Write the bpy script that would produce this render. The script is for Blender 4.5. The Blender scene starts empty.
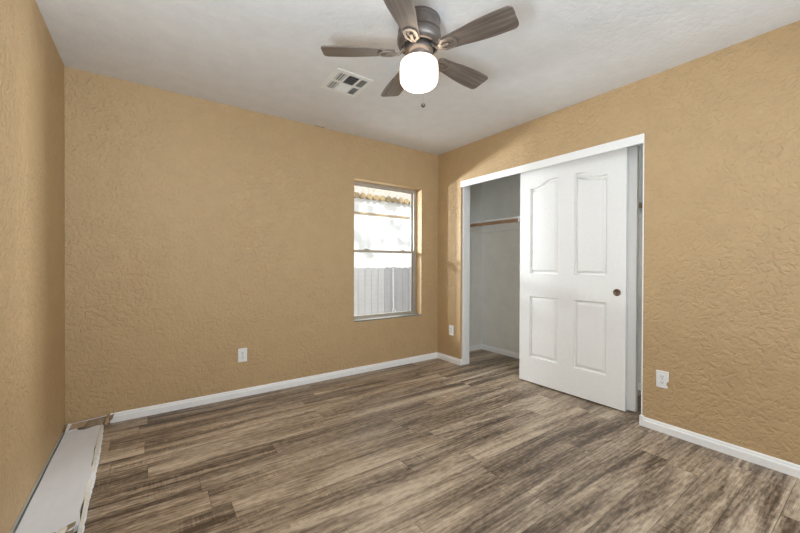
import bpy, bmesh, math, random
from mathutils import Vector, Matrix
random.seed(7)
S = bpy.context.scene
COL = S.collection
PI = math.pi

# ------------------------------------------------------------------ camera
YAW, TILT, ROLL = 0.6145559, 0.0057556, 0.0035910
FPX, CAM_Z = 352.42, 1.13424
er = Vector((math.cos(YAW), -math.sin(YAW), 0)); ed = Vector((math.sin(YAW), math.cos(YAW), 0)); eu = Vector((0, 0, 1))
ed2 = ed*math.cos(TILT) - eu*math.sin(TILT); eu2 = eu*math.cos(TILT) + ed*math.sin(TILT)
er3 = er*math.cos(ROLL) + eu2*math.sin(ROLL); eu3 = eu2*math.cos(ROLL) - er*math.sin(ROLL)
cam_d = bpy.data.cameras.new('camera'); cam = bpy.data.objects.new('camera', cam_d); COL.objects.link(cam)
cm = Matrix((er3, eu3, -ed2)).transposed().to_4x4(); cm.translation = (0, 0, CAM_Z)
cam.matrix_world = cm
cam_d.sensor_fit = 'HORIZONTAL'; cam_d.sensor_width = 36; cam_d.lens = FPX*36/800
cam_d.shift_y = -0.94/800; cam_d.clip_start = 0.02
S.camera = cam

# ------------------------------------------------------------------ world, sun, added lamps, exposure
W = bpy.data.worlds.new('sky'); S.world = W; W.use_nodes = True
nt = W.node_tree; bg = nt.nodes['Background']
bg.inputs[0].default_value = (0.84, 0.91, 1.0, 1); bg.inputs[1].default_value = 1.3
sun_d = bpy.data.lights.new('sun', 'SUN'); sun = bpy.data.objects.new('sun', sun_d); COL.objects.link(sun)
sun_d.energy = 5.0; sun_d.angle = math.radians(3.0); sun_d.color = (1, 0.97, 0.93)
SUN_DIR = Vector((0.25, 1.0, -0.62)).normalized()
sun.rotation_euler = SUN_DIR.to_track_quat('-Z', 'Y').to_euler()
sun.location = (0, -6, 9)
def area(name, loc, target, sx, sy, energy, color):
    d = bpy.data.lights.new(name, 'AREA'); o = bpy.data.objects.new(name, d); COL.objects.link(o)
    d.shape = 'RECTANGLE'; d.size = sx; d.size_y = sy; d.energy = energy; d.color = color
    o.location = loc; o.rotation_euler = (Vector(target) - Vector(loc)).to_track_quat('-Z', 'Y').to_euler()
    return o
# unseen fill lamps added out of frame to brighten the room and closet
COOL = (0.73, 0.87, 1.0)
area('fill_near_camera', (-0.46, -0.18, 1.15), (2.8, 1.1, 1.15), 0.26, 1.9, 35, COOL)
area('fill_right_side', (2.74, -0.35, 1.2), (-0.3, 2.6, 1.1), 0.7, 1.8, 22, COOL)
# added soft fill lamp, aimed up to brighten the left of the ceiling
area('fill_up_left', (-0.22, 0.55, 1.1), (0.1, 1.0, 2.44), 0.4, 0.6, 30, COOL)
# added lamps: an overhead fill, then lamps outside shining in through the window
area('fill_overhead', (1.15, -0.25, 2.22), (0.6, 2.3, 0.9), 1.6, 0.4, 26, COOL)  # added fill from above, no light fitting there
area('outside_fill_wall', (1.0, 4.3, 1.70), (2.6, 3.2, 1.6), 0.09, 0.09, 31, (0.86, 0.93, 1.0))  # added for the bright diagonal on the right wall
area('outside_fill_door', (1.5, 4.6, 1.60), (2.5, 2.4, 1.4), 0.12, 0.12, 62, (0.9, 0.95, 1.0))  # added to light the closet door from the window side
area('outside_fill_left', (3.6, 3.82, 1.72), (-0.4, 2.5, 1.3), 0.35, 0.35, 170, (0.9, 0.95, 1.0))  # added to brighten the left wall
area('outside_fill_low', (2.3, 4.6, -0.25), (2.0, 3.2, 1.2), 1.6, 1.0, 22, (0.86, 0.93, 1.0))  # added lamp standing in for light thrown up by the ground
S.view_settings.view_transform = 'Standard'; S.view_settings.look = 'None'
S.view_settings.exposure = 0.07; S.view_settings.gamma = 1.0; S.view_settings.use_curve_mapping = False
S.cycles.use_denoising = True
S.cycles.max_bounces = 10; S.cycles.diffuse_bounces = 7; S.cycles.transparent_max_bounces = 12
S.cycles.sample_clamp_indirect = 6

# ------------------------------------------------------------------ helpers: materials
class NB:
    def __init__(s, name):
        s.m = bpy.data.materials.new(name); s.m.use_nodes = True
        s.t = s.m.node_tree; s.p = s.t.nodes['Principled BSDF']; s.out = s.t.nodes['Material Output']
    def n(s, kind, **kw):
        nd = s.t.nodes.new(kind)
        for k, v in kw.items(): setattr(nd, k, v)
        return nd
    def put(s, sock, v):
        if hasattr(v, 'is_output') or isinstance(v, bpy.types.NodeSocket): s.t.links.new(v, sock)
        else: sock.default_value = v
    def math(s, op, a, b=None, c=None):
        nd = s.n('ShaderNodeMath', operation=op); s.put(nd.inputs[0], a)
        if b is not None: s.put(nd.inputs[1], b)
        if c is not None: s.put(nd.inputs[2], c)
        return nd.outputs[0]
    def pos(s): return s.n('ShaderNodeTexCoord').outputs['Object']
    def sep(s, v):
        nd = s.n('ShaderNodeSeparateXYZ'); s.put(nd.inputs[0], v); return nd.outputs
    def comb(s, x, y, z):
        nd = s.n('ShaderNodeCombineXYZ')
        for i, v in enumerate((x, y, z)): s.put(nd.inputs[i], v)
        return nd.outputs[0]
    def mapping(s, v, scale=(1, 1, 1), loc=(0, 0, 0)):
        nd = s.n('ShaderNodeMapping'); s.put(nd.inputs[0], v)
        nd.inputs['Scale'].default_value = scale; nd.inputs['Location'].default_value = loc
        return nd.outputs[0]
    def noise(s, v, scale, detail=2, rough=.5, dist=0):
        nd = s.n('ShaderNodeTexNoise'); s.put(nd.inputs['Vector'], v)
        nd.inputs['Scale'].default_value = scale; nd.inputs['Detail'].default_value = detail
        nd.inputs['Roughness'].default_value = rough; nd.inputs['Distortion'].default_value = dist
        return nd.outputs['Fac']
    def ramp(s, f, stops):
        nd = s.n('ShaderNodeValToRGB'); s.put(nd.inputs[0], f); e = nd.color_ramp.elements
        while len(e) < len(stops): e.new(0.5)
        for i, (q, c) in enumerate(stops):
            e[i].position = q; e[i].color = (c[0], c[1], c[2], 1) if hasattr(c, '__len__') else (c, c, c, 1)
        return nd.outputs[0]
    def mix(s, f, a, b, mode='MIX'):
        nd = s.n('ShaderNodeMix', data_type='RGBA', blend_type=mode)
        s.put(nd.inputs[0], f); s.put(nd.inputs[6], a); s.put(nd.inputs[7], b)
        return nd.outputs[2]
    def bump(s, h, strength=.3, dist=.01):
        nd = s.n('ShaderNodeBump'); s.put(nd.inputs['Height'], h)
        nd.inputs['Strength'].default_value = strength; nd.inputs['Distance'].default_value = dist
        s.t.links.new(nd.outputs[0], s.p.inputs['Normal'])
    def base(s, c, rough=.6, metal=0, spec=.5):
        s.put(s.p.inputs['Base Color'], c if not isinstance(c, tuple) else (c[0], c[1], c[2], 1))
        s.put(s.p.inputs['Roughness'], rough); s.p.inputs['Metallic'].default_value = metal
        s.p.inputs['Specular IOR Level'].default_value = spec
        return s

def flat(name, c, rough=.6, metal=0, spec=.5, var=.05, scale=40):
    """plain painted / plastic / metal surface with a faint procedural variation"""
    b = NB(name)
    f = b.noise(b.pos(), scale, 3)
    lo = tuple(x*(1-var) for x in c); hi = tuple(min(1, x*(1+var)) for x in c)
    b.base(b.ramp(f, [(.3, lo), (.7, hi)]), rough, metal, spec)
    return b.m

def stucco(name, c, scale=26, strength=.35, rough=.55):
    """hand troweled drywall texture under paint"""
    b = NB(name); p = b.pos()
    w = b.noise(p, 9, 2)
    warp = b.n('ShaderNodeVectorMath', operation='MULTIPLY_ADD')
    wc = b.n('ShaderNodeTexNoise'); b.put(wc.inputs['Vector'], p); wc.inputs['Scale'].default_value = 14
    b.put(warp.inputs[0], wc.outputs['Color']); warp.inputs[1].default_value = (.06, .06, .06); b.put(warp.inputs[2], p)
    n1 = b.noise(warp.outputs[0], scale, 2, .5, .3)
    ridge = b.ramp(n1, [(.36, 0), (.50, .62), (.60, .80), (.78, 1)])
    patch = b.ramp(b.noise(p, 2.3, 2), [(.35, .55), (.65, 1)])
    h = b.math('MULTIPLY', ridge, patch)
    h = b.math('ADD', h, b.math('MULTIPLY', b.noise(p, 90, 2), .06))
    cv = b.ramp(w, [(.3, tuple(x*.97 for x in c)), (.7, tuple(x*1.03 for x in c))])
    b.base(cv, rough, 0, .35); b.bump(h, strength, .006)
    return b.m

M = {}
M['tan'] = stucco('tan_paint', (0.50, 0.343, 0.180), 38, .85)
M['ceiling'] = stucco('ceiling_paint', (0.70, 0.685, 0.665), 34, .22, .8)
M['closet'] = stucco('closet_paint', (0.77, 0.75, 0.69), 30, .15, .7)
M['white'] = flat('white_trim_paint', (0.88, 0.87, 0.85), .4, var=.02)
M['door'] = flat('white_door_paint', (0.85, 0.84, 0.815), .42, var=.015)
M['alu'] = flat('window_frame_metal', (0.43, 0.385, 0.32), .45, .2)
M['sill'] = flat('sill_paint', (0.19, 0.175, 0.15), .6)
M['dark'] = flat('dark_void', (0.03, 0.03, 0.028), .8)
M['gasket'] = flat('dark_gasket', (0.05, 0.06, 0.06), .6)
M['plate'] = flat('outlet_plastic', (0.82, 0.82, 0.80), .35, var=.01)
M['slot'] = flat('outlet_slot', (0.06, 0.06, 0.06), .6)
M['nickel'] = flat('brushed_nickel', (0.19, 0.165, 0.15), .38, .75, var=.12, scale=25)
M['darknickel'] = flat('dark_nickel', (0.10, 0.09, 0.085), .45, .6)
M['shine'] = flat('polished_nickel', (0.30, 0.27, 0.24), .36, .8)
M['bronze'] = flat('antique_bronze', (0.20, 0.14, 0.10), .35, .8)
M['shelf'] = flat('white_shelf_laminate', (0.90, 0.89, 0.86), .5)
M['railmetal'] = flat('grey_galvanized', (.46, .46, .43), .45, .2)
M['vent'] = flat('register_enamel', (0.74, 0.73, 0.69), .45)

def wood(name, lo, mid, hi, axis=0, scale=1.0, rough=.5):
    b = NB(name); p = b.pos()
    sc = [16, 16, 16]; sc[axis] = 1.2
    g = b.noise(b.mapping(p, tuple(x*scale for x in sc)), 2.2, 6, .6, .5)
    sc2 = [90, 90, 90]; sc2[axis] = 3
    g2 = b.noise(b.mapping(p, tuple(x*scale for x in sc2)), 2, 3)
    f = b.math('ADD', b.math('MULTIPLY', g, .75), b.math('MULTIPLY', g2, .25))
    b.base(b.ramp(f, [(.32, lo), (.5, mid), (.66, hi)]), rough); b.bump(g2, .15, .002)
    return b.m
M['rod'] = wood('rod_wood', (.32, .18, .09), (.44, .26, .14), (.55, .35, .20), 1)
M['blade'] = wood('weathered_blade_wood', (.070, .052, .042), (.145, .115, .096), (.25, .21, .18), 0, 1.0, .33)
M['fence_lit'] = wood('weathered_picket_wood_lit', (.42, .40, .385), (.48, .455, .44), (.53, .505, .49), 2, .6, .8)
M['fence_shaded'] = wood('weathered_picket_wood_shaded', (.30, .28, .275), (.36, .34, .335), (.42, .395, .39), 2, .6, .8)  # same fence, its shaded part put into the wood colour
M['stucco_house'] = flat('house_stucco', (.80, .78, .74), .9, var=.03, scale=6)
M['tile'] = flat('roof_tile_clay', (.46, .41, .35), .8, var=.3, scale=12)
M['tile_end_shaded'] = flat('roof_tile_shaded', (.33, .24, .13), .9, var=.15, scale=12)  # tile ends under the eave, their shade put into the colour
M['band'] = flat('house_trim_band', (.34, .25, .15), .8)
M['bark'] = wood('bark', (.10, .08, .06), (.17, .13, .10), (.24, .2, .16), 2, 1, .9)
M['leaf'] = flat('leaf', (.10, .16, .06), .6, var=.3, scale=6)
M['gravel'] = flat('desert_gravel', (.45, .39, .32), .95, var=.25, scale=50)
M['roofslab'] = flat('roof_slab', (.5, .45, .4), .9)
M['cord'] = flat('pale_cord', (.78, .78, .78), .6)

def cardboard(name, c, var, scale):
    b = NB(name); p = b.pos()
    f = b.noise(p, scale, 4, .6); g = b.noise(b.mapping(p, (6, 1, 1)), 5, 3)
    b.base(b.ramp(b.math('ADD', b.math('MULTIPLY', f, .6), b.math('MULTIPLY', g, .4)), [(.35, tuple(x*(1-var) for x in c)), (.65, tuple(min(.95, x*(1+var)) for x in c))]), .75)
    b.bump(f, .2, .004); return b.m
M['boxwhite'] = cardboard('white_coated_cardboard', (.77, .78, .80), .03, 9)
M['boxbrown'] = cardboard('brown_cardboard', (.27, .19, .115), .25, 30)
M['boxtan'] = cardboard('tan_cardboard', (.42, .29, .17), .15, 30)
M['boxtorn'] = cardboard('torn_cardboard_edge', (.72, .67, .58), .15, 60)

def glow():
    b = NB('frosted_glass_lit'); b.base((.9, .88, .84), .35)
    b.p.inputs['Emission Color'].default_value = (1.0, .80, .60, 1); b.p.inputs['Emission Strength'].default_value = 4.0
    return b.m
M['globe'] = glow()
def glass():
    b = NB('window_glass'); tr = b.n('ShaderNodeBsdfTransparent'); tr.inputs[0].default_value = (.96, .97, .965, 1)
    gl = b.n('ShaderNodeBsdfGlossy'); gl.inputs['Roughness'].default_value = .02
    fr = b.n('ShaderNodeFresnel'); fr.inputs[0].default_value = 1.3
    ge = b.n('ShaderNodeNewGeometry'); fac = b.math('MULTIPLY', fr.outputs[0], b.math('SUBTRACT', 1.0, ge.outputs['Backfacing']))
    mx = b.n('ShaderNodeMixShader'); b.put(mx.inputs[0], fac)
    b.t.links.new(tr.outputs[0], mx.inputs[1]); b.t.links.new(gl.outputs[0], mx.inputs[2]); b.t.links.new(mx.outputs[0], b.out.inputs[0])
    return b.m
M['glass'] = glass()
def screen():
    b = NB('insect_screen_mesh'); tr = b.n('ShaderNodeBsdfTransparent'); df = b.n('ShaderNodeBsdfDiffuse')
    df.inputs[0].default_value = (.5, .5, .5, 1)
    x, y, z = b.sep(b.pos())
    wv = b.math('MULTIPLY_ADD', b.math('SINE', b.math('MULTIPLY', z, 2*PI/.052)), 0.012, .33)
    mx = b.n('ShaderNodeMixShader'); b.put(mx.inputs[0], wv)
    b.t.links.new(tr.outputs[0], mx.inputs[1]); b.t.links.new(df.outputs[0], mx.inputs[2]); b.t.links.new(mx.outputs[0], b.out.inputs[0])
    return b.m
M['screen'] = screen()

def plank_floor():
    b = NB('grey_brown_plank_floor'); p = b.pos(); x, y, z = b.sep(p)
    PW, PL = .152, 1.22
    row = b.math('FLOOR', b.math('DIVIDE', y, PW))
    wn = b.n('ShaderNodeTexWhiteNoise', noise_dimensions='1D'); b.put(wn.inputs['W'], row)
    xs = b.math('ADD', b.math('DIVIDE', x, PL), b.math('MULTIPLY', wn.outputs['Value'], 7.3))
    colm = b.math('FLOOR', xs)
    wp = b.n('ShaderNodeTexWhiteNoise', noise_dimensions='2D'); b.put(wp.inputs['Vector'], b.comb(row, colm, 0))
    pid = wp.outputs['Value']; pc = b.sep(wp.outputs['Color'])
    off = b.math('MULTIPLY', pid, 37.0)
    # long streaky grain, each plank with its own offset
    v = b.comb(b.math('ADD', x, off), b.math('ADD', y, b.math('MULTIPLY', pc[1], 11.0)), 0)
    broad = b.noise(b.mapping(v, (.55, 5.5, 1)), 2.0, 3, .55, .8)
    grain = b.noise(b.mapping(v, (1.6, 26, 1)), 2.4, 6, .65, 1.2)
    fine = b.noise(b.mapping(v, (9, 150, 1)), 1.6, 3, .6)
    # cathedral figure
    wave = b.n('ShaderNodeTexWave', wave_type='RINGS', rings_direction='Z'); b.put(wave.inputs['Vector'], b.mapping(v, (.9, 6.5, 1)))
    wave.inputs['Scale'].default_value = 2.2; wave.inputs['Distortion'].default_value = 7; wave.inputs['Detail'].default_value = 3; wave.inputs['Detail Scale'].default_value = 1.3
    # cross sawn marks in patches
    saw = b.noise(b.mapping(v, (75, 5, 1)), 1.5, 2, .5)
    sawp = b.ramp(b.noise(b.mapping(v, (1.5, 5, 1)), 1.7, 2), [(.5, 0), (.68, 1)])
    mott = b.noise(b.mapping(v, (14, 34, 1)), 1.6, 5, .62)
    f = .5
    for tex, k in ((broad, 1.0), (grain, .50), (mott, .46), (fine, .34), (pid, .15), (wave.outputs['Fac'], .08)):
        f = b.math('ADD', f, b.math('MULTIPLY', b.math('SUBTRACT', tex, .5), k))
    f = b.math('ADD', f, b.math('MULTIPLY', b.math('MULTIPLY', b.math('SUBTRACT', saw, .5), sawp), .4))
    c = b.ramp(f, [(.28, (.085, .058, .039)), (.41, (.195, .145, .102)), (.56, (.36, .278, .198)), (.74, (.57, .46, .34))])
    # planks differ a little in hue: greyer and warmer
    c = b.mix(b.math('MULTIPLY', pc[2], .45), c, b.mix(1.0, c, (1.0, .93, .84, 1), 'MULTIPLY'))
    # joints
    fy = b.math('FRACT', b.math('DIVIDE', y, PW)); fx = b.math('FRACT', xs)
    gy = b.math('LESS_THAN', b.math('MINIMUM', fy, b.math('SUBTRACT', 1.0, fy)), .010)
    gx = b.math('LESS_THAN', b.math('MINIMUM', fx, b.math('SUBTRACT', 1.0, fx)), .0012)
    gap = b.math('MAXIMUM', gy, gx)
    c = b.mix(b.math('MULTIPLY', gap, .55), c, (.035, .026, .02, 1))
    b.base(c, b.math('MULTIPLY_ADD', grain, .2, .36), 0, .42)
    h = b.math('SUBTRACT', b.math('MULTIPLY', b.math('ADD', grain, fine), .4), gap)
    b.bump(h, .12, .002)
    return b.m
M['floor'] = plank_floor()

# ------------------------------------------------------------------ helpers: geometry
class MB:
    def __init__(s): s.bm = bmesh.new()
    def face(s, vs): 
        try: return s.bm.faces.new(vs)
        except ValueError: return None
    def poly(s, pts): return s.face([s.bm.verts.new(q) for q in pts])
    def box(s, a, b, mat=None, bevel=0):
        x0, y0, z0 = a; x1, y1, z1 = b
        c = [(x0,y0,z0),(x1,y0,z0),(x1,y1,z0),(x0,y1,z0),(x0,y0,z1),(x1,y0,z1),(x1,y1,z1),(x0,y1,z1)]
        v = [s.bm.verts.new((mat @ Vector(q)) if mat else q) for q in c]
        fs = [s.bm.faces.new([v[i] for i in f]) for f in ((0,3,2,1),(4,5,6,7),(0,1,5,4),(1,2,6,5),(2,3,7,6),(3,0,4,7))]
        if bevel:
            es = list({e for f in fs for e in f.edges})
            bmesh.ops.bevel(s.bm, geom=es, offset=bevel, segments=2, affect='EDGES', profile=.6)
        return s
    def prism(s, prof, a, b, up=Vector((0,0,1))):
        """profile points (u, z): u measured sideways from the line a-b, extruded a -> b"""
        a, b = Vector(a), Vector(b); d = (b-a).normalized(); side = d.cross(up)
        r0 = [s.bm.verts.new(a + side*u + up*w) for u, w in prof]; r1 = [s.bm.verts.new(b + side*u + up*w) for u, w in prof]
        n = len(prof)
        for i in range(n): s.face([r0[i], r0[(i+1)%n], r1[(i+1)%n], r1[i]])
        s.face(r0[::-1]); s.face(r1); return s
    def lathe(s, prof, c=(0,0,0), n=48, mat=None):
        rows = []
        for r, z in prof:
            if r < 1e-6: rows.append([s.bm.verts.new((mat @ Vector((0,0,z))) if mat else (c[0], c[1], c[2]+z))])
            else:
                rw = []
                for i in range(n):
                    q = (r*math.cos(2*PI*i/n), r*math.sin(2*PI*i/n), z)
                    rw.append(s.bm.verts.new((mat @ Vector(q)) if mat else (c[0]+q[0], c[1]+q[1], c[2]+q[2])))
                rows.append(rw)
        for A, B in zip(rows, rows[1:]):
            for i in range(n):
                j = (i+1) % n
                if len(A) == 1 and len(B) > 1: s.face([A[0], B[i], B[j]])
                elif len(B) == 1 and len(A) > 1: s.face([A[i], B[0], A[j]])
                elif len(A) > 1: s.face([A[i], B[i], B[j], A[j]])
        return s
    def tube(s, pts, r, n=10, rad=None):
        pts = [Vector(q) for q in pts]; rows = []; prev = None
        for i, q in enumerate(pts):
            d = (pts[min(i+1, len(pts)-1)] - pts[max(i-1, 0)]).normalized()
            u = prev - d*prev.dot(d) if prev is not None else d.orthogonal()
            u.normalize(); prev = u; w = d.cross(u); rr = rad[i] if rad else r
            rows.append([s.bm.verts.new(q + (u*math.cos(2*PI*k/n) + w*math.sin(2*PI*k/n))*rr) for k in range(n)])
        for A, B in zip(rows, rows[1:]):
            for k in range(n): s.face([A[k], A[(k+1)%n], B[(k+1)%n], B[k]])
        s.face(rows[0][::-1]); s.face(rows[-1]); return s
    def build(s, name, mat, parent=None, smooth=False, kind=None):
        bmesh.ops.recalc_face_normals(s.bm, faces=s.bm.faces)
        me = bpy.data.meshes.new(name); s.bm.to_mesh(me); s.bm.free()
        if smooth:
            for f in me.polygons: f.use_smooth = True
            try: me.set_sharp_from_angle(angle=math.radians(38))
            except Exception: pass
        me.materials.append(mat)
        o = bpy.data.objects.new(name, me); COL.objects.link(o)
        if parent is not None:
            o.parent = parent; o.matrix_parent_inverse = Matrix.Translation(-Vector(parent.location)) if parent.type == 'EMPTY' and parent.parent is None else Matrix()
        if kind: o['kind'] = kind
        return o

def thing(name, loc, label, cat, group=None, kind=None):
    o = bpy.data.objects.new(name, None); COL.objects.link(o); o.location = loc; o.empty_display_size = .1
    return tag(o, label, cat, group, kind)
def tag(o, label=None, cat=None, group=None, kind=None):
    if label: o['label'] = label
    if cat: o['category'] = cat
    if group: o['group'] = group
    if kind: o['kind'] = kind
    return o
def struct(mb, name, mat, label=None, cat=None, smooth=False):
    return tag(mb.build(name, mat, None, smooth, 'structure'), label, cat)

# ------------------------------------------------------------------ room dimensions
XL, XR, YB, YF, H = -0.4715, 2.826, 3.211, -0.95, 2.44
TW = .125                                   # partition thickness
CX, CY0, CY1 = 3.60, 0.72, 3.211            # closet back wall and ends
OY0, OY1, OZ = 1.037, 2.83, 2.05            # closet opening
WX0, WX1, WZ0, WZ1 = 1.692, 2.572, .532, 2.003   # window opening
YO = YB + .16                               # outside face of the exterior wall

struct(MB().box((XL-.1, YF-.1, -.12), (CX+.1, YO, 0)), 'floor', M['floor'], 'grey-brown wood plank floor', 'floor')
struct(MB().box((XL-.1, YF-.1, H), (CX+.1, YO, H+.12)), 'ceiling', M['ceiling'], 'white textured ceiling', 'ceiling')
struct(MB().box((XL-.1, YF-.1, 0), (XL, YO, H)), 'wall_left', M['tan'], 'tan textured wall on the left', 'wall')
b = MB()
b.box((XL, YB, 0), (WX0, YO, H)).box((WX1, YB, 0), (XR+TW, YO, H)).box((WX0, YB, 0), (WX1, YO, WZ0)).box((WX0, YB, WZ1), (WX1, YO, H))
bmesh.ops.remove_doubles(b.bm, verts=b.bm.verts, dist=1e-5)
struct(b, 'wall_back', M['tan'], 'tan textured back wall with the window', 'wall')
b = MB()
b.box((XR, YF, 0), (XR+TW, OY0, H)).box((XR, OY1, 0), (XR+TW, YB, H)).box((XR, OY0, OZ), (XR+TW, OY1, H))
struct(b, 'wall_right', M['tan'], 'tan textured wall on the right with the closet opening', 'wall')
struct(MB().box((XL, YF-.1, 0), (XR, YF, H)), 'wall_front', M['tan'])
b = MB()
b.box((CX, CY0, 0), (CX+.1, CY1, H)); struct(b, 'wall_closet_back', M['closet'], 'grey white wall at the back of the closet', 'wall')
struct(MB().box((XR+TW, CY1, 0), (CX+.1, YO, H)), 'wall_closet_left', M['closet'], 'grey white end wall of the closet on the left', 'wall')
struct(MB().box((XR+TW, CY0-.1, 0), (CX+.1, CY0, H)), 'wall_closet_right', M['closet'], 'grey white end wall of the closet on the right', 'wall')
# closet-side faces of the partition
b = MB()
b.box((XR+TW, CY0, 0), (XR+TW+.006, OY0, H)).box((XR+TW, OY1, 0), (XR+TW+.006, CY1, H)).box((XR+TW, OY0, OZ), (XR+TW+.006, OY1, H))
struct(b, 'wall_closet_front', M['closet'])

# baseboards -------------------------------------------------------
BH, BT = .066, .013
prof = [(0, 0), (BT, 0), (BT, BH*.62), (BT*.82, BH*.70), (BT*.62, BH*.74), (BT*.55, BH*.88), (BT*.25, BH), (0, BH)]
BX0 = -.237
b = MB(); b.prism(prof, (BX0, YB, 0), (XR, YB, 0)); struct(b, 'baseboard_back', M['white'], 'white baseboard along the back wall', 'baseboard')
b = MB(); b.prism(prof, (XR, YB-BT, 0), (XR, OY1-.012, 0)).prism(prof, (XR-BT+.001, OY1, 0), (XR+.02, OY1, 0))
struct(b, 'baseboard_right_corner', M['white'], 'short white baseboard between the corner and the closet', 'baseboard')
b = MB(); b.prism(prof, (XR, OY0+.004, 0), (XR, YF, 0)); b.box((XR-.016, OY0-.012, 0), (XR+TW*.8, OY0+.014, BH+.006), bevel=.003)
struct(b, 'baseboard_right', M['white'], 'white baseboard along the right wall beside the closet', 'baseboard')
b = MB(); b.prism(prof, (CX, CY1, 0), (CX, CY0, 0)); b.prism(prof, (XR+TW, CY1, 0), (CX-BT, CY1, 0)); b.prism(prof, (CX, CY0, 0), (XR+TW, CY0, 0))
struct(b, 'baseboard_closet', M['white'], 'white baseboard inside the closet', 'baseboard')

# closet jambs, fascia, track ---------------------------------------
b = MB(); b.box((XR+.022, OY1-.022, 0), (XR+TW, OY1, OZ), bevel=.002); struct(b, 'trim_1', M['white'], 'white jamb at the left side of the closet opening', 'trim')
b = MB(); b.box((XR-.002, OY0, BH+.006), (XR+TW, OY0+.008, OZ), bevel=.002); struct(b, 'trim_2', M['white'], 'white jamb at the right side of the closet opening', 'trim')
b = MB(); b.box((XR-.006, OY0, OZ-.062), (XR+.016, OY1, OZ+.004), bevel=.003); struct(b, 'trim_3', M['white'], 'white fascia board over the closet doors', 'trim')
b = MB(); b.box((XR+.03, OY0+.018, OZ-.022), (XR+TW, OY1-.022, OZ)); struct(b, 'trim_4', M['railmetal'], 'metal track above the closet doors', 'trim')

# ------------------------------------------------------------------ window
win = thing('window_1', (WX0, YB+.1, WZ0), 'single hung window in the back wall', 'window', kind='structure')
FY0, FY1 = YB+.105, YB+.158
f = .034
b = MB(); b.box((WX0, FY0, WZ0), (WX0+f, FY1, WZ1)).box((WX1-f, FY0, WZ0), (WX1, FY1, WZ1)).box((WX0+f, FY0, WZ0), (WX1-f, FY1, WZ0+.028)).box((WX0+f, FY0, WZ1-.03), (WX1-f, FY1, WZ1))
b.box((WX0, FY0-.012, WZ0), (WX1, FY0, WZ0+.014)).box((WX0+f, FY0+.02, WZ1-.044), (WX1-f, FY1, WZ1-.03))
b.build('window_frame', M['alu'], win)
MZ = 1.268
MB().box((WX0, YB-.002, WZ0), (WX1, FY0-.012, WZ0+.012), bevel=.003).build('window_sill', M['sill'], win)
def sash(name, z0, z1, y, w, gw):
    x0, x1 = WX0+f, WX1-f
    m = MB(); m.box((x0, y, z0), (x0+w, y+.02, z1)).box((x1-w, y, z0), (x1, y+.02, z1)).box((x0+w, y, z0), (x1-w, y+.02, z0+w)).box((x0+w, y, z1-w), (x1-w, y+.02, z1))
    so = m.build(name, M['alu'], win)
    g = MB(); g.box((x0+w, y+.008, z0+w), (x1-w, y+.012, z1-w)); g.build('pane', M['glass'], so)
    if gw:
        g = MB(); g.box((x1-w-gw, y-.001, z0+w), (x1-w, y+.007, z1-w)).box((x0+w, y-.001, z0+w), (x0+w+gw*.6, y+.007, z1-w)); g.build('gasket', M['gasket'], so)
sash('upper_sash', MZ-.012, WZ1-.03, FY0+.028, .012, .004)
sash('lower_sash', WZ0+.028, MZ+.013, FY0+.004, .016, .010)
b = MB(); b.box((WX0+f, FY0-.004, MZ-.015), (WX1-f, FY0+.024, MZ+.011), bevel=.003); b.build('meeting_rail', M['alu'], win)
for xx in (WX0+.2, WX1-.2):
    b = MB(); b.box((xx-.035, FY0-.008, MZ+.010), (xx+.035, FY0+.014, MZ+.020), bevel=.003); b.box((xx-.012, FY0-.012, MZ+.018), (xx+.012, FY0+.004, MZ+.026), bevel=.002)
    b.build('latch', M['alu'], win)
b = MB(); b.poly([(WX0+f, FY1-.005, WZ0+.03), (WX1-f, FY1-.005, WZ0+.03), (WX1-f, FY1-.005, MZ), (WX0+f, FY1-.005, MZ)]); b.build('insect_screen', M['screen'], win)

# ------------------------------------------------------------------ sliding closet doors
DOOR_Z0, DOOR_Z1, DT = .014, 2.028, .035
def smooth01(t): t = max(0, min(1, t)); return t*t*(3-2*t)
def panel_outline(y0, y1, z0, z1, rise, high_at_y0, n=14):
    """closed outline in (y, z); with rise > 0 the top is an S curve climbing to the door's middle"""
    pts = [(y0, z0), (y1, z0)]
    top = []
    for i in range(n+1):
        t = i/n; y = y1 + (y0-y1)*t
        k = smooth01((t-.20)/.55)
        top.append((y, z1 - rise + rise*(k if high_at_y0 else 1-k)))
    return pts + (top if rise else [(y1, z1), (y0, z1)])
def inset(pts, d):
    n = len(pts); out = []
    for i in range(n):
        p0, p1, p2 = (Vector(pts[i-1]), Vector(pts[i]), Vector(pts[(i+1) % n]))
        a = (p1-p0).normalized(); c = (p2-p1).normalized()
        na, nc = Vector((-a.y, a.x)), Vector((-c.y, c.x)); m = (na+nc)
        m = m / max(.3, (1+na.dot(nc)))
        out.append(p1 + m*d)
    return out
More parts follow.
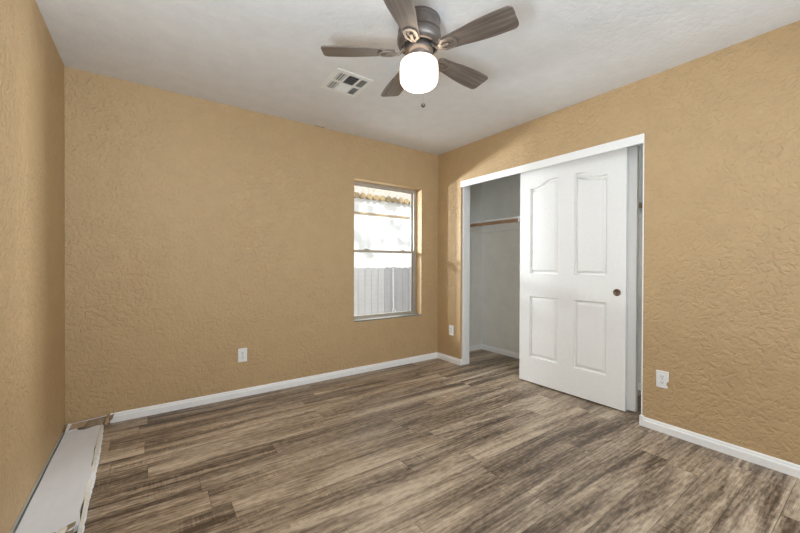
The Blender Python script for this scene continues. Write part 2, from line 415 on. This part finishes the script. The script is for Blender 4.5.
def sliding_door(name, label, x, y0, y1, detailed=True):
    root = thing(name, (x, (y0+y1)/2, 0), label, 'sliding door', 'sliding closet doors', 'structure')
    w = y1-y0; st = .108*w/.945; mid = .146*w/.945
    ym = (y0+y1)/2 + .006
    cols = [(y0+st+.03*w/.945, ym-mid/2), (ym+mid/2, y1-st)]
    rowz = [(.250, .830, 0), (1.043, 1.905, .058)]
    m = MB(); panels = []
    # solid core behind the moulded skin
    m.box((x+.0235, y0, DOOR_Z0), (x+DT, y1, DOOR_Z1))
    V = lambda y, z, dx=0: m.bm.verts.new((x+dx, y, z))
    def quad(a, c): m.poly([(x, a[0], a[1]), (x, c[0], a[1]), (x, c[0], c[1]), (x, a[0], c[1])])
    quad((y0, DOOR_Z0), (cols[0][0], DOOR_Z1)); quad((cols[0][1], DOOR_Z0), (cols[1][0], DOOR_Z1)); quad((cols[1][1], DOOR_Z0), (y1, DOOR_Z1))
    for ci, (a, c) in enumerate(cols):
        quad((a, DOOR_Z0), (c, rowz[0][0])); quad((a, rowz[0][1]), (c, rowz[1][0]))
        for z0, z1, rise in rowz:
            o = panel_outline(a, c, z0, z1, rise, ci == 1); panels.append(o)
            if rise:
                for (ya, za), (yb, zb) in zip(o[2:], o[3:]): m.poly([(x, ya, za), (x, yb, zb), (x, yb, DOOR_Z1), (x, ya, DOOR_Z1)])
    # edges of the skin
    for ya in (y0, y1): m.poly([(x, ya, DOOR_Z0), (x+.0235, ya, DOOR_Z0), (x+.0235, ya, DOOR_Z1), (x, ya, DOOR_Z1)])
    for za in (DOOR_Z0, DOOR_Z1): m.poly([(x, y0, za), (x, y1, za), (x+.0235, y1, za), (x+.0235, y0, za)])
    slab = m.build('door_slab', M['door'], root)
    for o in panels:
        m = MB(); prof = [(0, 0), (.002, .010), (.006, .0215), (.015, .0225), (.034, .004), (.040, .003)]
        rings = []
        for d, dx in prof:
            q = inset(o, d); rings.append([m.bm.verts.new((x+dx, v[0], v[1])) for v in q])
        for A, B in zip(rings, rings[1:]):
            for i in range(len(A)): m.face([A[i], A[(i+1) % len(A)], B[(i+1) % len(A)], B[i]])
        m.face(rings[-1]); m.build('raised_panel', M['door'], root)
    m = MB()
    for yy in (y0+.12, y1-.12): m.box((x+DT, yy-.03, DOOR_Z1-.08), (x+DT+.003, yy+.03, OZ-.02))
    m.build('hanger_plate', M['railmetal'], root)
    if not detailed: return root
    # round finger pull near the right stile
    mt = Matrix.Translation((x, y0+.062, .916)) @ Matrix.Rotation(-PI/2, 4, 'Y')
    m = MB(); m.lathe([(0, .0015), (.016, .0015), (.0195, .003), (.022, .005), (.026, .0045), (.0275, .002), (.0275, -.001)], n=32, mat=mt)
    m.build('finger_pull', M['bronze'], root, True)
    return root
sliding_door('door_1', 'white four panel sliding closet door in front with the bronze finger pull in view', 2.9445-.0, 1.197, 2.139)
sliding_door('door_2', 'white sliding closet door behind the front one, only its right edge strip showing', 3.000, 1.147, 2.089, False)

# ------------------------------------------------------------------ closet shelf, rod, brackets
SX = 3.30; SZ = 1.66
cl = tag(MB().box((SX, CY0, SZ-.019), (CX, CY1, SZ), bevel=.002).build('closet_shelf', M['shelf']), 'white shelf spanning the inside of the closet above the wooden rod', 'shelf')
b = MB(); b.box((CX-.019, CY0+.02, SZ-.108), (CX, CY1-.02, SZ-.019)).box((XR+TW+.12, CY1-.019, SZ-.108), (CX-.019, CY1, SZ-.019)).box((XR+TW+.12, CY0, SZ-.108), (CX-.019, CY0+.019, SZ-.019))
struct(b, 'trim_5', M['shelf'], 'white cleat boards on the closet walls under the shelf', 'trim')
rod = tag(MB().tube([(SX+.012, CY0+.019, SZ-.043), (SX+.012, CY1-.019, SZ-.043)], .0165, 20).build('closet_rod', M['rod'], None, True), 'brown wooden hanging rod under the closet shelf', 'closet rod')
for i, yy in enumerate((2.405, )):
    br = thing('shelf_bracket', (SX+.012, yy, SZ-.06), 'white metal bracket hooking the wooden rod to the closet shelf by the door edge', 'bracket')
    m = MB(); m.box((SX+.002, yy-.012, SZ-.0235), (CX-.02, yy+.012, SZ-.019)); m.box((SX-.006, yy-.012, SZ-.03), (SX+.002, yy+.012, SZ-.0191), bevel=.002)
    m.tube([(SX+.01, yy, SZ-.022), (CX-.14, yy, SZ-.12), (CX-.021, yy, SZ-.22)], .005, 8); m.box((CX-.022, yy-.012, SZ-.27), (CX-.019, yy+.012, SZ-.12))
    m.build('shelf_arm', M['plate'], br)
    m = MB()
    pts = [(SX+.012+.021*math.cos(a), yy, SZ-.043+.021*math.sin(a)) for a in [math.radians(90+i*22) for i in range(0, 13)]]
    for q0, q1 in zip(pts, pts[1:]):
        c0, c1 = Vector(q0), Vector(q1); ce = Vector((SX+.012, yy, SZ-.043))
        o0, o1 = ce+(c0-ce)*1.2, ce+(c1-ce)*1.2
        for s1 in (1,):
            vv = [c0+Vector((0,-.011,0)), c1+Vector((0,-.011,0)), c1+Vector((0,.011,0)), c0+Vector((0,.011,0))]
            ww = [o0+Vector((0,-.011,0)), o1+Vector((0,-.011,0)), o1+Vector((0,.011,0)), o0+Vector((0,.011,0))]
            m.poly(ww); m.poly(vv); m.poly([vv[0], vv[1], ww[1], ww[0]]); m.poly([vv[3], vv[2], ww[2], ww[3]])
    m.lathe([(0, .004), (.007, .003), (.009, 0)], n=12, mat=Matrix.Translation((SX-.012, yy, SZ-.03)) @ Matrix.Rotation(-PI/2, 4, 'Y'))
    m.build('rod_hook', M['plate'], br)

# ------------------------------------------------------------------ ceiling fan
FX, FY = 1.177, 1.497
fan = thing('ceiling_fan', (FX, FY, H), 'five blade flush mount ceiling fan with weathered wood blades and lit glass globe', 'ceiling fan')
b = MB(); b.lathe([(0, 2.44), (.1105, 2.44), (.1125, 2.434), (.1125, 2.426), (.109, 2.422), (.111, 2.39), (.114, 2.368), (.108, 2.362), (0, 2.362)], (FX, FY, 0), 64)
b.build('canopy', M['nickel'], fan, True)
b = MB(); b.lathe([(.100, 2.364), (.112, 2.358), (.1175, 2.348), (.118, 2.334), (.1165, 2.318), (.110, 2.302), (.100, 2.295), (.093, 2.293), (.090, 2.297), (.088, 2.312), (.05, 2.316), (0, 2.316)], (FX, FY, 0), 64)
b.build('motor_housing', M['nickel'], fan, True)
b = MB(); b.lathe([(.086, 2.318), (.086, 2.306), (.084, 2.302), (.05, 2.302)], (FX, FY, 0), 48); b.build('vent_ring', M['darknickel'], fan, True)
b = MB(); b.lathe([(0, 2.318), (.064, 2.318), (.072, 2.300), (.076, 2.286), (.076, 2.272), (.070, 2.266), (.056, 2.258), (.054, 2.236), (.062, 2.230), (.066, 2.214), (0, 2.214)], (FX, FY, 0), 48)
b.build('light_fitter', M['nickel'], fan, True)
gp = [(.064, 2.2235), (.080, 2.222), (.091, 2.2175), (.098, 2.209), (.101, 2.197), (.102, 2.18), (.102, 2.14), (.1015, 2.126)]
for i in range(1, 9):
    a = i/8*PI/2; gp.append((.1015*(.50+.50*math.cos(a)) if i < 8 else .0508, 2.126-.046*math.sin(a)))
gp += [(.03, 2.0785), (0, 2.0775)]
b = MB(); b.lathe([(0, 2.2240)] + gp, (FX, FY, 0), 64); b.build('glass_globe', M['globe'], fan, True)
R_TIP, R_ROOT, BZ, PITCH = .517, .128, 2.262, math.radians(11)
def blade_half(t):     # half width along the blade, t from 0 (root) to 1 (tip)
    return .041 + .026*smooth01(t/.75)
def make_blade(k):
    a = math.radians(2.57 + 72*k)
    mt = Matrix.Translation((FX, FY, BZ)) @ Matrix.Rotation(a, 4, 'Z')
    pm = mt @ Matrix.Rotation(-PITCH, 4, 'X')
    up = []; L = R_TIP-R_ROOT
    for t in [.08*(1-math.cos(PI/2*i/7)) for i in range(7)] + [.08+.84*i/12 for i in range(13)] + [.92+.08*math.sin(PI/2*i/8) for i in range(1, 9)]:
        r = R_ROOT + L*t; w = blade_half(t)
        rc = .028                                   # rounded corners at the tip, softer at the root
        if r > R_TIP-rc: w -= rc - math.sqrt(max(0, rc*rc - (r-(R_TIP-rc))**2))
        if r < R_ROOT+.03: w -= .02*(1-math.sqrt(max(0, 1-((R_ROOT+.03-r)/.03)**2)))
        up.append((r, w))
    ol = [(r, w) for r, w in up] + [(r, -w) for r, w in up[::-1]]
    # the mesh lies along local X so that every blade carries its grain lengthwise
    m = MB(); th = .006
    lo = [m.bm.verts.new((r, w, 0)) for r, w in ol]; hi = [m.bm.verts.new((r, w, th)) for r, w in ol]
    m.face(lo[::-1]); m.face(hi)
    for i in range(len(lo)): m.face([lo[i], lo[(i+1) % len(lo)], hi[(i+1) % len(lo)], hi[i]])
    bl = m.build('blade', M['blade'], fan); bl.matrix_parent_inverse = Matrix.Translation((-FX, -FY, -H)); bl.matrix_basis = pm
    # bracket: arm from the rotor and a slotted loop screwed under the blade
    m = MB(); z = -.001
    def flatbar(pts, hw, th):
        P = [Vector(q) for q in pts]; rows = []
        for i, q in enumerate(P):
            d = P[min(i+1, len(P)-1)] - P[max(i-1, 0)]; sd = Vector((-d.y, d.x, 0)).normalized()
            rows.append([q+sd*hw, q-sd*hw, q-sd*hw+Vector((0,0,-th)), q+sd*hw+Vector((0,0,-th))])
        rows = [[m.bm.verts.new(pm @ q) for q in r] for r in rows]
        for A, B in zip(rows, rows[1:]):
            for j in range(4): m.face([A[j], A[(j+1)%4], B[(j+1)%4], B[j]])
        m.face(rows[0]); m.face(rows[-1][::-1])
    lw = .030
    loop = [(.135, lw*.55, z), (.150, lw, z), (.185, lw, z)] + [(.185+.030*math.sin(u), lw*math.cos(u), z) for u in [PI*j/12 for j in range(1, 12)]] + [(.185, -lw, z), (.150, -lw, z), (.135, -lw*.55, z)]
    flatbar(loop, .0068, .006)
    flatbar([(.112, 0, z), (.135, lw*.55, z)], .006, .007); flatbar([(.112, 0, z), (.135, -lw*.55, z)], .006, .007)
    flatbar([(.112, 0, z), (.150, 0, z), (.178, 0, z)], .008, .006)
    m.lathe([(0, -.003), (.006, -.002), (.007, .004)], n=12, mat=pm @ Matrix.Translation((.172, 0, -.006)))
    rows = []
    for r, zz, hw in ((.066, .030, .012), (.085, .024, .012), (.102, .004, .011), (.116, -.003, .010)):
        rows.append([m.bm.verts.new(mt @ Vector(q)) for q in ((r, hw, zz), (r, -hw, zz), (r, -hw, zz-.008), (r, hw, zz-.008))])
    for A, B in zip(rows, rows[1:]):
        for j in range(4): m.face([A[j], A[(j+1)%4], B[(j+1)%4], B[j]])
    m.face(rows[0]); m.face(rows[-1][::-1])
    m.build('blade_bracket', M['shine'], fan)
for k in range(5): make_blade(k)
QX, QY = FX+.088, FY+.073
b = MB(); b.tube([(FX+.058, FY+.048, 2.262), (QX-.006, QY-.005, 2.246), (QX, QY, 2.236), (QX, QY, 2.12), (QX, QY, 2.045)], .0004, 6)
chain = b.build('pull_chain', M['nickel'], fan)
b = MB(); b.lathe([(0, .012), (.004, .011), (.0105, .006), (.0125, 0), (.0105, -.006), (.005, -.011), (0, -.012)], (QX, QY, 2.035), 20); b.build('pull_knob', M['darknickel'], chain, True)

# ------------------------------------------------------------------ ceiling register
VX0, VX1, VY0, VY1 = 1.013, 1.300, 2.172, 2.478
vent = thing('ceiling_vent', ((VX0+VX1)/2, (VY0+VY1)/2, H), 'white square air register with louvers in the ceiling', 'ceiling vent')
zt, zb = H, H-.006
cells = [(VX0+.038, VX0+.094, VY0+.034, VY0+.142, 'y', -1, .0024, 3), (VX0+.038, VX0+.094, VY0+.166, VY1-.034, 'y', -1, .0024, 3),
         (VX0+.110, VX0+.190, VY0+.03, VY0+.150, 'x', 1, .0022, 5), (VX0+.110, VX0+.190, VY0+.162, VY1-.03, 'x', -1, .0070, 8),
         (VX0+.206, VX1-.030, VY0+.034, VY0+.142, 'y', -1, .0002, 3), (VX0+.206, VX1-.030, VY0+.166, VY1-.034, 'y', -1, .0002, 3)]
xs = sorted({VX0, VX1} | {c[0] for c in cells} | {c[1] for c in cells}); ys = sorted({VY0, VY1} | {c[2] for c in cells} | {c[3] for c in cells})
b = MB()
for x0, x1 in zip(xs, xs[1:]):
    for y0, y1 in zip(ys, ys[1:]):
        cx, cy = (x0+x1)/2, (y0+y1)/2
        if any(c[0] < cx < c[1] and c[2] < cy < c[3] for c in cells): continue
        b.box((x0, y0, zb), (x1, y1, zb+.003))
bmesh.ops.remove_doubles(b.bm, verts=b.bm.verts, dist=1e-6)
b.box((VX0, VY0, zb+.003), (VX1, VY0+.003, zt)).box((VX0, VY1-.003, zb+.003), (VX1, VY1, zt)).box((VX0, VY0, zb+.003), (VX0+.003, VY1, zt)).box((VX1-.003, VY0, zb+.003), (VX1, VY1, zt))
b.build('face_plate', M['vent'], vent)
b = MB(); b.box((VX0+.02, VY0+.02, zt-.0012), (VX1-.02, VY1-.02, zt)); b.build('duct_shade_sheet', M['dark'], vent)  # dark sheet painted in place of the unlit duct
for x0, x1, y0, y1, ax, sg, hw, n in cells:
    b = MB()
    for i in range(n):
        if ax == 'y':
            c = x0 + (x1-x0)*(i+.5)/n
            b.poly([(c-sg*hw, y0, zb), (c+sg*hw, y0, zt-.0015), (c+sg*hw, y1, zt-.0015), (c-sg*hw, y1, zb)])
            b.poly([(c-sg*hw+.0008, y0, zb), (c+sg*hw+.0008, y0, zt-.0015), (c+sg*hw+.0008, y1, zt-.0015), (c-sg*hw+.0008, y1, zb)])
        else:
            c = y0 + (y1-y0)*(i+.5)/n
            b.poly([(x0, c-sg*hw, zb), (x0, c+sg*hw, zt-.0015), (x1, c+sg*hw, zt-.0015), (x1, c-sg*hw, zb)])
            b.poly([(x0, c-sg*hw+.0008, zb), (x0, c+sg*hw+.0008, zt-.0015), (x1, c+sg*hw+.0008, zt-.0015), (x1, c-sg*hw+.0008, zb)])
    b.build('louver', M['vent'], vent)

# ------------------------------------------------------------------ electrical outlets
def outlet(loc, rot, label, broken=False, blank=False):
    t = thing('electrical_outlet', loc, label, 'outlet', 'wall outlets')
    mt = Matrix.Translation(loc) @ Matrix.Rotation(rot, 4, 'Z')     # local: x sideways, -y out of the wall, z up
    def bld(m, name, mat, par=t):
        for v in m.bm.verts: v.co = mt @ v.co
        return m.build(name, mat, par)
    hw, hh, th = .0355, .0575, .006
    ol = [(-hw, -hh), (hw, -hh), (hw, hh), (-hw, hh)]
    if broken: ol = [(-hw, -hh), (hw*.62, -hh*1.0), (hw*.9, -hh*.86), (hw*.62, -hh*.55), (hw*.70, -hh*.30), (hw*.98, -hh*.12), (hw, hh), (-hw, hh)]
    m = MB(); A = [m.bm.verts.new((x, 0, z)) for x, z in ol]; B = [m.bm.verts.new((x, -th*.6, z)) for x, z in ol]; C = [m.bm.verts.new((x*.93, -th, z*.955)) for x, z in ol]
    for P, Q in ((A, B), (B, C)):
        for i in range(len(P)): m.face([P[i], P[(i+1) % len(P)], Q[(i+1) % len(P)], Q[i]])
    m.face(C); m.face(A[::-1]); bld(m, 'cover_plate', M['plate'])
    for s in (1, -1):
        zc = s*.0195
        m = MB(); n = 24; R0 = []; R1 = []
        for i in range(n):
            u = 2*PI*i/n; x = .0165*math.cos(u); z = max(-.0235, min(.0235, .0165*math.sin(u)))
            R0.append(m.bm.verts.new((x, -th*.95, zc+z))); R1.append(m.bm.verts.new((x*.96, -th-.0022, zc+z*.96)))
        for i in range(n): m.face([R0[i], R0[(i+1) % n], R1[(i+1) % n], R1[i]])
        m.face(R1); fc = bld(m, 'receptacle', M['plate'])
        m = MB()
        for sx, h in ((-.0065, .0046), (.0065, .0038)): m.box((sx-.0014, -th-.0028, zc+.003-h), (sx+.0014, -th-.002, zc+.003+h))
        m.lathe([(0, .0008), (.0026, .0008), (.0026, 0)], n=12, mat=Matrix.Translation((0, -th-.002, zc-.0075)) @ Matrix.Rotation(PI/2, 4, 'X'))
        o = bld(m, 'slot', M['slot'], fc)
    m = MB(); m.lathe([(0, .0012), (.0028, .001), (.0034, 0)], n=14, mat=Matrix.Translation((0, -th, 0)) @ Matrix.Rotation(PI/2, 4, 'X')); bld(m, 'screw', M['shine'])
    return t
outlet((.633, YB, .353), 0, 'white duplex outlet on the back wall left of the window')
outlet((XR, .919, .357), -PI/2, 'white duplex outlet with a broken cover plate on the right wall', broken=True)
outlet((XR, 2.971, .368), -PI/2, 'small white outlet between the room corner and the closet opening')

# ------------------------------------------------------------------ torn cardboard box along the left wall
box = thing('cardboard_box', (-.35, 2.4, 0), 'long flat white cardboard box with torn brown ends lying along the left wall', 'cardboard box')
rnd = random.Random(3)
SL = lambda y: -.034*(y-1.97)/1.22
m = MB(); ny = 60; x0, x1 = -.458, -.250; ya, yb = 1.72, 3.135
rows = []
for j in range(ny+1):
    t = j/ny; y = ya + (yb-ya)*t; r = []
    for i in range(9):
        u = i/8; xe = x1 + SL(y) + .004*math.sin(y*11) + .003*math.sin(y*29)
        if y < 1.99: xe = x1 + SL(y) - .006 - .11*min(1, (1.99-y)/.05) + .008*math.sin(y*90)
        x = x0 + (xe-x0)*u
        r.append((x, y + (.012*math.sin(u*9) if j == ny else 0), .026 + .0035*math.sin(y*5+u*2) + .0015*math.sin(y*17+u*5)))
    rows.append(r)
tv = [[m.bm.verts.new(q) for q in r] for r in rows]; bv = [[m.bm.verts.new((q[0], q[1], .001)) for q in r] for r in rows]
for j in range(ny):
    for i in range(8): m.face([tv[j][i], tv[j][i+1], tv[j+1][i+1], tv[j+1][i]])
    m.face([tv[j][0], tv[j+1][0], bv[j+1][0], bv[j][0]]); m.face([tv[j][8], bv[j][8], bv[j+1][8], tv[j+1][8]])
for j in (0, ny): 
    for i in range(8): m.face([tv[j][i], tv[j][i+1], bv[j][i+1], bv[j][i]])
for j in range(ny): m.face([bv[j][0], bv[j+1][0], bv[j+1][8], bv[j][8]])
m.build('box_body', M['boxwhite'], box, True)
# the torn, peeled long edge on the floor side
def strip(inner, outer, th, name, mat):
    m = MB(); n = len(inner)
    A = [m.bm.verts.new(q) for q in inner]; B = [m.bm.verts.new(q) for q in outer]
    C = [m.bm.verts.new((q[0], q[1], q[2]-th)) for q in inner]; D = [m.bm.verts.new((q[0], q[1], max(.0005, q[2]-th))) for q in outer]
    for i in range(n-1):
        m.face([A[i], A[i+1], B[i+1], B[i]]); m.face([C[i], D[i], D[i+1], C[i+1]]); m.face([B[i], B[i+1], D[i+1], D[i]]); m.face([A[i], C[i], C[i+1], A[i+1]])
    m.face([A[0], B[0], D[0], C[0]]); m.face([A[-1], C[-1], D[-1], B[-1]])
    return m.build(name, mat, box)
inn, out = [], []
for j in range(90):
    y = 1.74 + (3.185-1.74)*j/89; jag = rnd.uniform(-.003, .003)
    inn.append((-.249+SL(y)+.002*math.sin(y*13), y, .0285)); out.append((-.238 + SL(y) + .004*math.sin(y*3.1) + jag, y, .008 + .005*math.sin(y*7)+rnd.uniform(0, .003)))
strip(inn, out, .003, 'torn_edge', M['boxtorn'])
inn, out = [], []
for j in range(60):
    y = 1.76 + (3.17-1.76)*j/59
    inn.append((-.246+SL(y), y, .012)); out.append((-.230 + SL(y) + .004*math.sin(y*5+1) + rnd.uniform(-.0025, .0025), y, .005))
strip(inn, out, .003, 'paper_liner', M['boxwhite'])
# peeled brown corner bits at the near end
def flap(pts, th, name, mat):
    m = MB(); P = [Vector(q) for q in pts]; nrm = (P[1]-P[0]).cross(P[2]-P[0]).normalized()*th
    A = [m.bm.verts.new(q) for q in P]; B = [m.bm.verts.new(q+nrm) for q in P]; n = len(P)
    m.face(A); m.face(B[::-1])
    for i in range(n): m.face([A[i], B[i], B[(i+1) % n], A[(i+1) % n]])
    return m.build(name, mat, box)
flap([(-.345, 1.955, .028), (-.325, 1.975, .036), (-.30, 1.968, .032), (-.285, 1.99, .040), (-.262, 2.012, .034), (-.268, 1.95, .006), (-.33, 1.93, .006)], .003, 'torn_flap', M['boxbrown'])
flap([(-.318, 1.968, .036), (-.300, 1.992, .037), (-.284, 1.978, .040), (-.290, 1.955, .03)], .003, 'torn_flap', M['boxtorn'])
# far end: brown inside of the end flap leaning on the back wall, a tan scrap and a white corner
flap([(-.448, 3.165, .012), (-.262, 3.175, .012), (-.252, 3.199, .058), (-.30, 3.200, .053), (-.36, 3.199, .051), (-.448, 3.200, .045)], .002, 'end_flap', M['boxbrown'])
flap([(-.448, 3.2015, .044), (-.36, 3.2010, .0505), (-.252, 3.2010, .0575), (-.252, 3.2012, .0605), (-.36, 3.2012, .054), (-.448, 3.2017, .048)], .0015, 'flap_edge', M['boxwhite'])
flap([(-.440, 3.135, .033), (-.375, 3.150, .031), (-.352, 3.192, .052), (-.440, 3.194, .048)], .002, 'torn_flap', M['boxtan'])
flap([(-.458, 3.10, .030), (-.444, 3.10, .034), (-.432, 3.172, .058), (-.452, 3.178, .060)], .002, 'white_corner', M['boxwhite'])
flap([(-.445, 3.105, .029), (-.395, 3.118, .031), (-.405, 3.14, .031), (-.44, 3.132, .031)], .002, 'white_corner', M['boxwhite'])
flap([(-.268, 3.165, .020), (-.246, 3.150, .026), (-.222, 3.165, .040), (-.214, 3.188, .066), (-.232, 3.186, .058), (-.240, 3.190, .072), (-.262, 3.188, .050)], .004, 'torn_flap', M['boxbrown'])
flap([(-.262, 3.13, .026), (-.250, 3.12, .018), (-.240, 3.150, .030), (-.245, 3.178, .050), (-.256, 3.17, .048)], .003, 'torn_flap', M['boxtan'])

rail = MB(); rail.prism([(0, 0), (.009, 0), (.009, .004), (.004, .006), (.004, .028), (.008, .031), (.008, .035), (0, .035)], (XL, 3.115, 0), (XL, 1.5, 0), Vector((0, 0, 1)))
for v in rail.bm.verts:                       # profile opens into the room
    if v.co.x < XL: v.co.x = 2*XL - v.co.x
tag(rail.build('metal_strip', M['railmetal']), 'thin grey metal strip on the floor edge between left wall and cardboard box', 'metal strip')
m = MB(); m.lathe([(0, .012), (.010, .010), (.012, 0), (.008, -.008), (0, -.01)], n=7, mat=Matrix.Translation((XL+.013, 3.128, .012)) @ Matrix.Rotation(.6, 4, 'X'))
tag(m.build('cardboard_scrap', M['boxtan']), 'tiny brown scrap at the far end of the grey metal strip', 'scrap')

# small chipped patch where the ceiling meets the back wall
m = MB()
for zz in (H-.0012, H-.0002): m.poly([(1.27, YB-.001, zz), (1.285, YB-.014, zz), (1.32, YB-.010, zz), (1.345, YB-.018, zz), (1.37, YB-.006, zz), (1.375, YB-.001, zz)])
tag(m.build('ceiling_chip', M['boxtan'], None, False, 'structure'))

# ------------------------------------------------------------------ outside the window
GZ = -.35
struct(MB().box((-6, YO, GZ-.1), (16, 18, GZ)), 'ground', M['gravel'])
struct(MB().box((XL-.5, YO, 2.56), (CX+.6, YO+.55, 2.72)).box((XL-.5, YF-.5, H+.12), (CX+.6, YO, 2.72)), 'added_roof_overhang', M['roofslab'])  # unseen overhang added to keep the fence out of the sun
struct(MB().box((XL-.1, YO-.002, GZ), (WX0-.0, YO+.03, 2.56)).box((WX1, YO-.002, GZ), (CX+.1, YO+.03, 2.56)).box((WX0, YO-.002, GZ), (WX1, YO+.03, WZ0)).box((WX0, YO-.002, WZ1), (WX1, YO+.03, 2.56)), 'wall_outside', M['stucco_house'])

FYY = 6.3; FT = 1.058; PWD = .158
def fence(x0, n, y, label, mat):
    t = thing('wooden_fence', (x0+n*PWD/2, y, GZ), label, 'fence', 'picket fence sections')
    m = MB()
    for i in range(n):
        a = x0+i*PWD+.004; c = a+PWD-.008; z = FT + random.uniform(-.012, .012)
        ol = [(a, GZ+.03), (c, GZ+.03), (c, z-.035), (c-.018, z-.012), (c-.05, z), (a+.05, z), (a+.018, z-.012), (a, z-.035)]
        A = [m.bm.verts.new((q[0], y, q[1])) for q in ol]; B = [m.bm.verts.new((q[0], y+.018, q[1])) for q in ol]
        m.face(A); m.face(B[::-1])
        for k in range(8): m.face([A[k], B[k], B[(k+1) % 8], A[(k+1) % 8]])
    m.build('picket_panel', mat, t)
    for z in (.0, .75): MB().box((x0, y+.018, z), (x0+n*PWD, y+.056, z+.085)).build('rail', mat, t)
    for xx in (x0+.05, x0+n*PWD-.05): MB().box((xx-.045, y+.056, GZ), (xx+.045, y+.146, FT-.06)).build('post', mat, t)
fence(4.045-12*PWD, 12, FYY, 'weathered picket fence section in the lit tone seen in the left part of the window', M['fence_lit'])
fence(4.045, 14, FYY, 'picket fence section with shade painted into its colour seen in the right part of the window', M['fence_shaded'])
m = MB(); m.tube([(4.24, FYY-.03-.004, 1.05), (4.235, FYY-.03-.012, .8), (4.24, FYY-.03-.012, .4), (4.25, FYY-.03-.014, .2)], .012, 8)
m.tube([(4.25, FYY-.03-.014, .2), (4.22, FYY-.03-.018, .1), (4.25, FYY-.03-.02, .02), (4.29, FYY-.03-.018, .06), (4.29, FYY-.03-.014, .14)], .014, 8)
tag(m.build('hanging_cord', M['cord'], None, True), 'thin pale cord with a looped end hanging on the fence section painted as shaded', 'cord')

HW, HE, EZ = 8.2, 8.05, 2.88
house = thing('neighboring_house', (5.5, HW, GZ), 'pale stucco house with scalloped clay tile roof seen beyond the fence', 'house')
MB().box((0, HW, GZ), (13, HW+4, EZ+.03)).build('stucco_wall', M['stucco_house'], house)
MB().box((0, HW-.03, 2.43), (13, HW, 2.485)).build('trim_band', M['band'], house)
P = .2
def tile_roof(x0, n, rows):
    m = MB(); seg = 10; sl = math.tan(math.radians(20))
    for r in range(rows):
        ya, yb2 = HE + r*.32, HE + (r+1)*.32 + .04
        za, zb2 = EZ + r*.32*sl + .03, EZ + (r+1)*.32*sl + .01
        L0, L1 = [], []
        for i in range(n*seg+1):
            u = i/seg; h = .055*abs(math.sin(PI*u))
            L0.append(m.bm.verts.new((x0+u*P, ya, za+h))); L1.append(m.bm.verts.new((x0+u*P, yb2, zb2+h)))
        L2 = [m.bm.verts.new((v.co.x, ya, za-.012)) for v in L0]
        for i in range(n*seg): m.face([L0[i], L0[i+1], L1[i+1], L1[i]]); m.face([L0[i], L2[i], L2[i+1], L0[i+1]])
    m.build('tile_roof', M['tile'], house, True)
    m = MB(); seg = 10
    for i in range(n):                       # rounded butt ends along the eave
        c = x0+(i+.5)*P
        ring = [(c+.085*math.cos(a), HE-.012, EZ+.018+.072*math.sin(a)) for a in [2*PI*k/16 for k in range(16)]]
        A = [m.bm.verts.new(q) for q in ring]; B = [m.bm.verts.new((q[0], HE+.10, q[2])) for q in ring]
        m.face(A)
        for k in range(16): m.face([A[k], A[(k+1) % 16], B[(k+1) % 16], B[k]])
    m.box((x0, HE+.0, EZ-.005), (x0+n*P, HE+.12, EZ+.03))
    m.build('eave_edge', M['tile_end_shaded'], house)
tile_roof(1.0, 48, 9)

# shade tree beside the fence: its crown throws the soft leaf shadows on the stucco
tree = thing('shade_tree', (6.4, 5.75, GZ), 'leafy tree whose shadow falls on the pale house beyond the fence', 'tree')
m = MB(); m.tube([(6.4, 5.75, GZ), (6.38, 5.75, 1.0), (6.2, 5.75, 2.2), (5.6, 5.75, 3.1), (4.9, 5.75, 3.5), (4.0, 5.75, 3.75)], .1, 10, [.12, .10, .09, .06, .045, .02])
m.tube([(5.6, 5.75, 3.1), (5.3, 5.8, 3.7), (4.8, 5.9, 4.2)], .03, 8, [.05, .035, .015]); m.tube([(6.2, 5.75, 2.2), (6.5, 5.8, 3.2), (6.6, 5.9, 4.0)], .05, 8, [.08, .05, .02])
m.tube([(4.9, 5.75, 3.5), (4.5, 5.7, 3.2), (4.2, 5.6, 3.0)], .02, 8, [.035, .025, .012]); m.build('trunk', M['bark'], tree, True)
m = MB(); rr = random.Random(11)
cl = [(rr.uniform(3.5, 6.8), rr.uniform(5.5, 6.0), rr.uniform(2.98, 4.3), rr.uniform(.10, .24)) for _ in range(26)]
for cx, cy, cz, cr in cl:
    for _ in range(int(900*cr)):
        d = Vector((rr.gauss(0, 1), rr.gauss(0, 1), rr.gauss(0, 1))).normalized()*cr*rr.random()**.4
        c = Vector((cx, cy, cz))+d; s = rr.uniform(.018, .035)
        u = Vector((rr.gauss(0, 1), rr.gauss(0, 1), rr.gauss(0, 1))).normalized(); w = u.orthogonal().normalized()
        m.poly([c-u*s*1.6, c+w*s*.7, c+u*s*1.6, c-w*s*.7])
m.build('foliage', M['leaf'], tree)
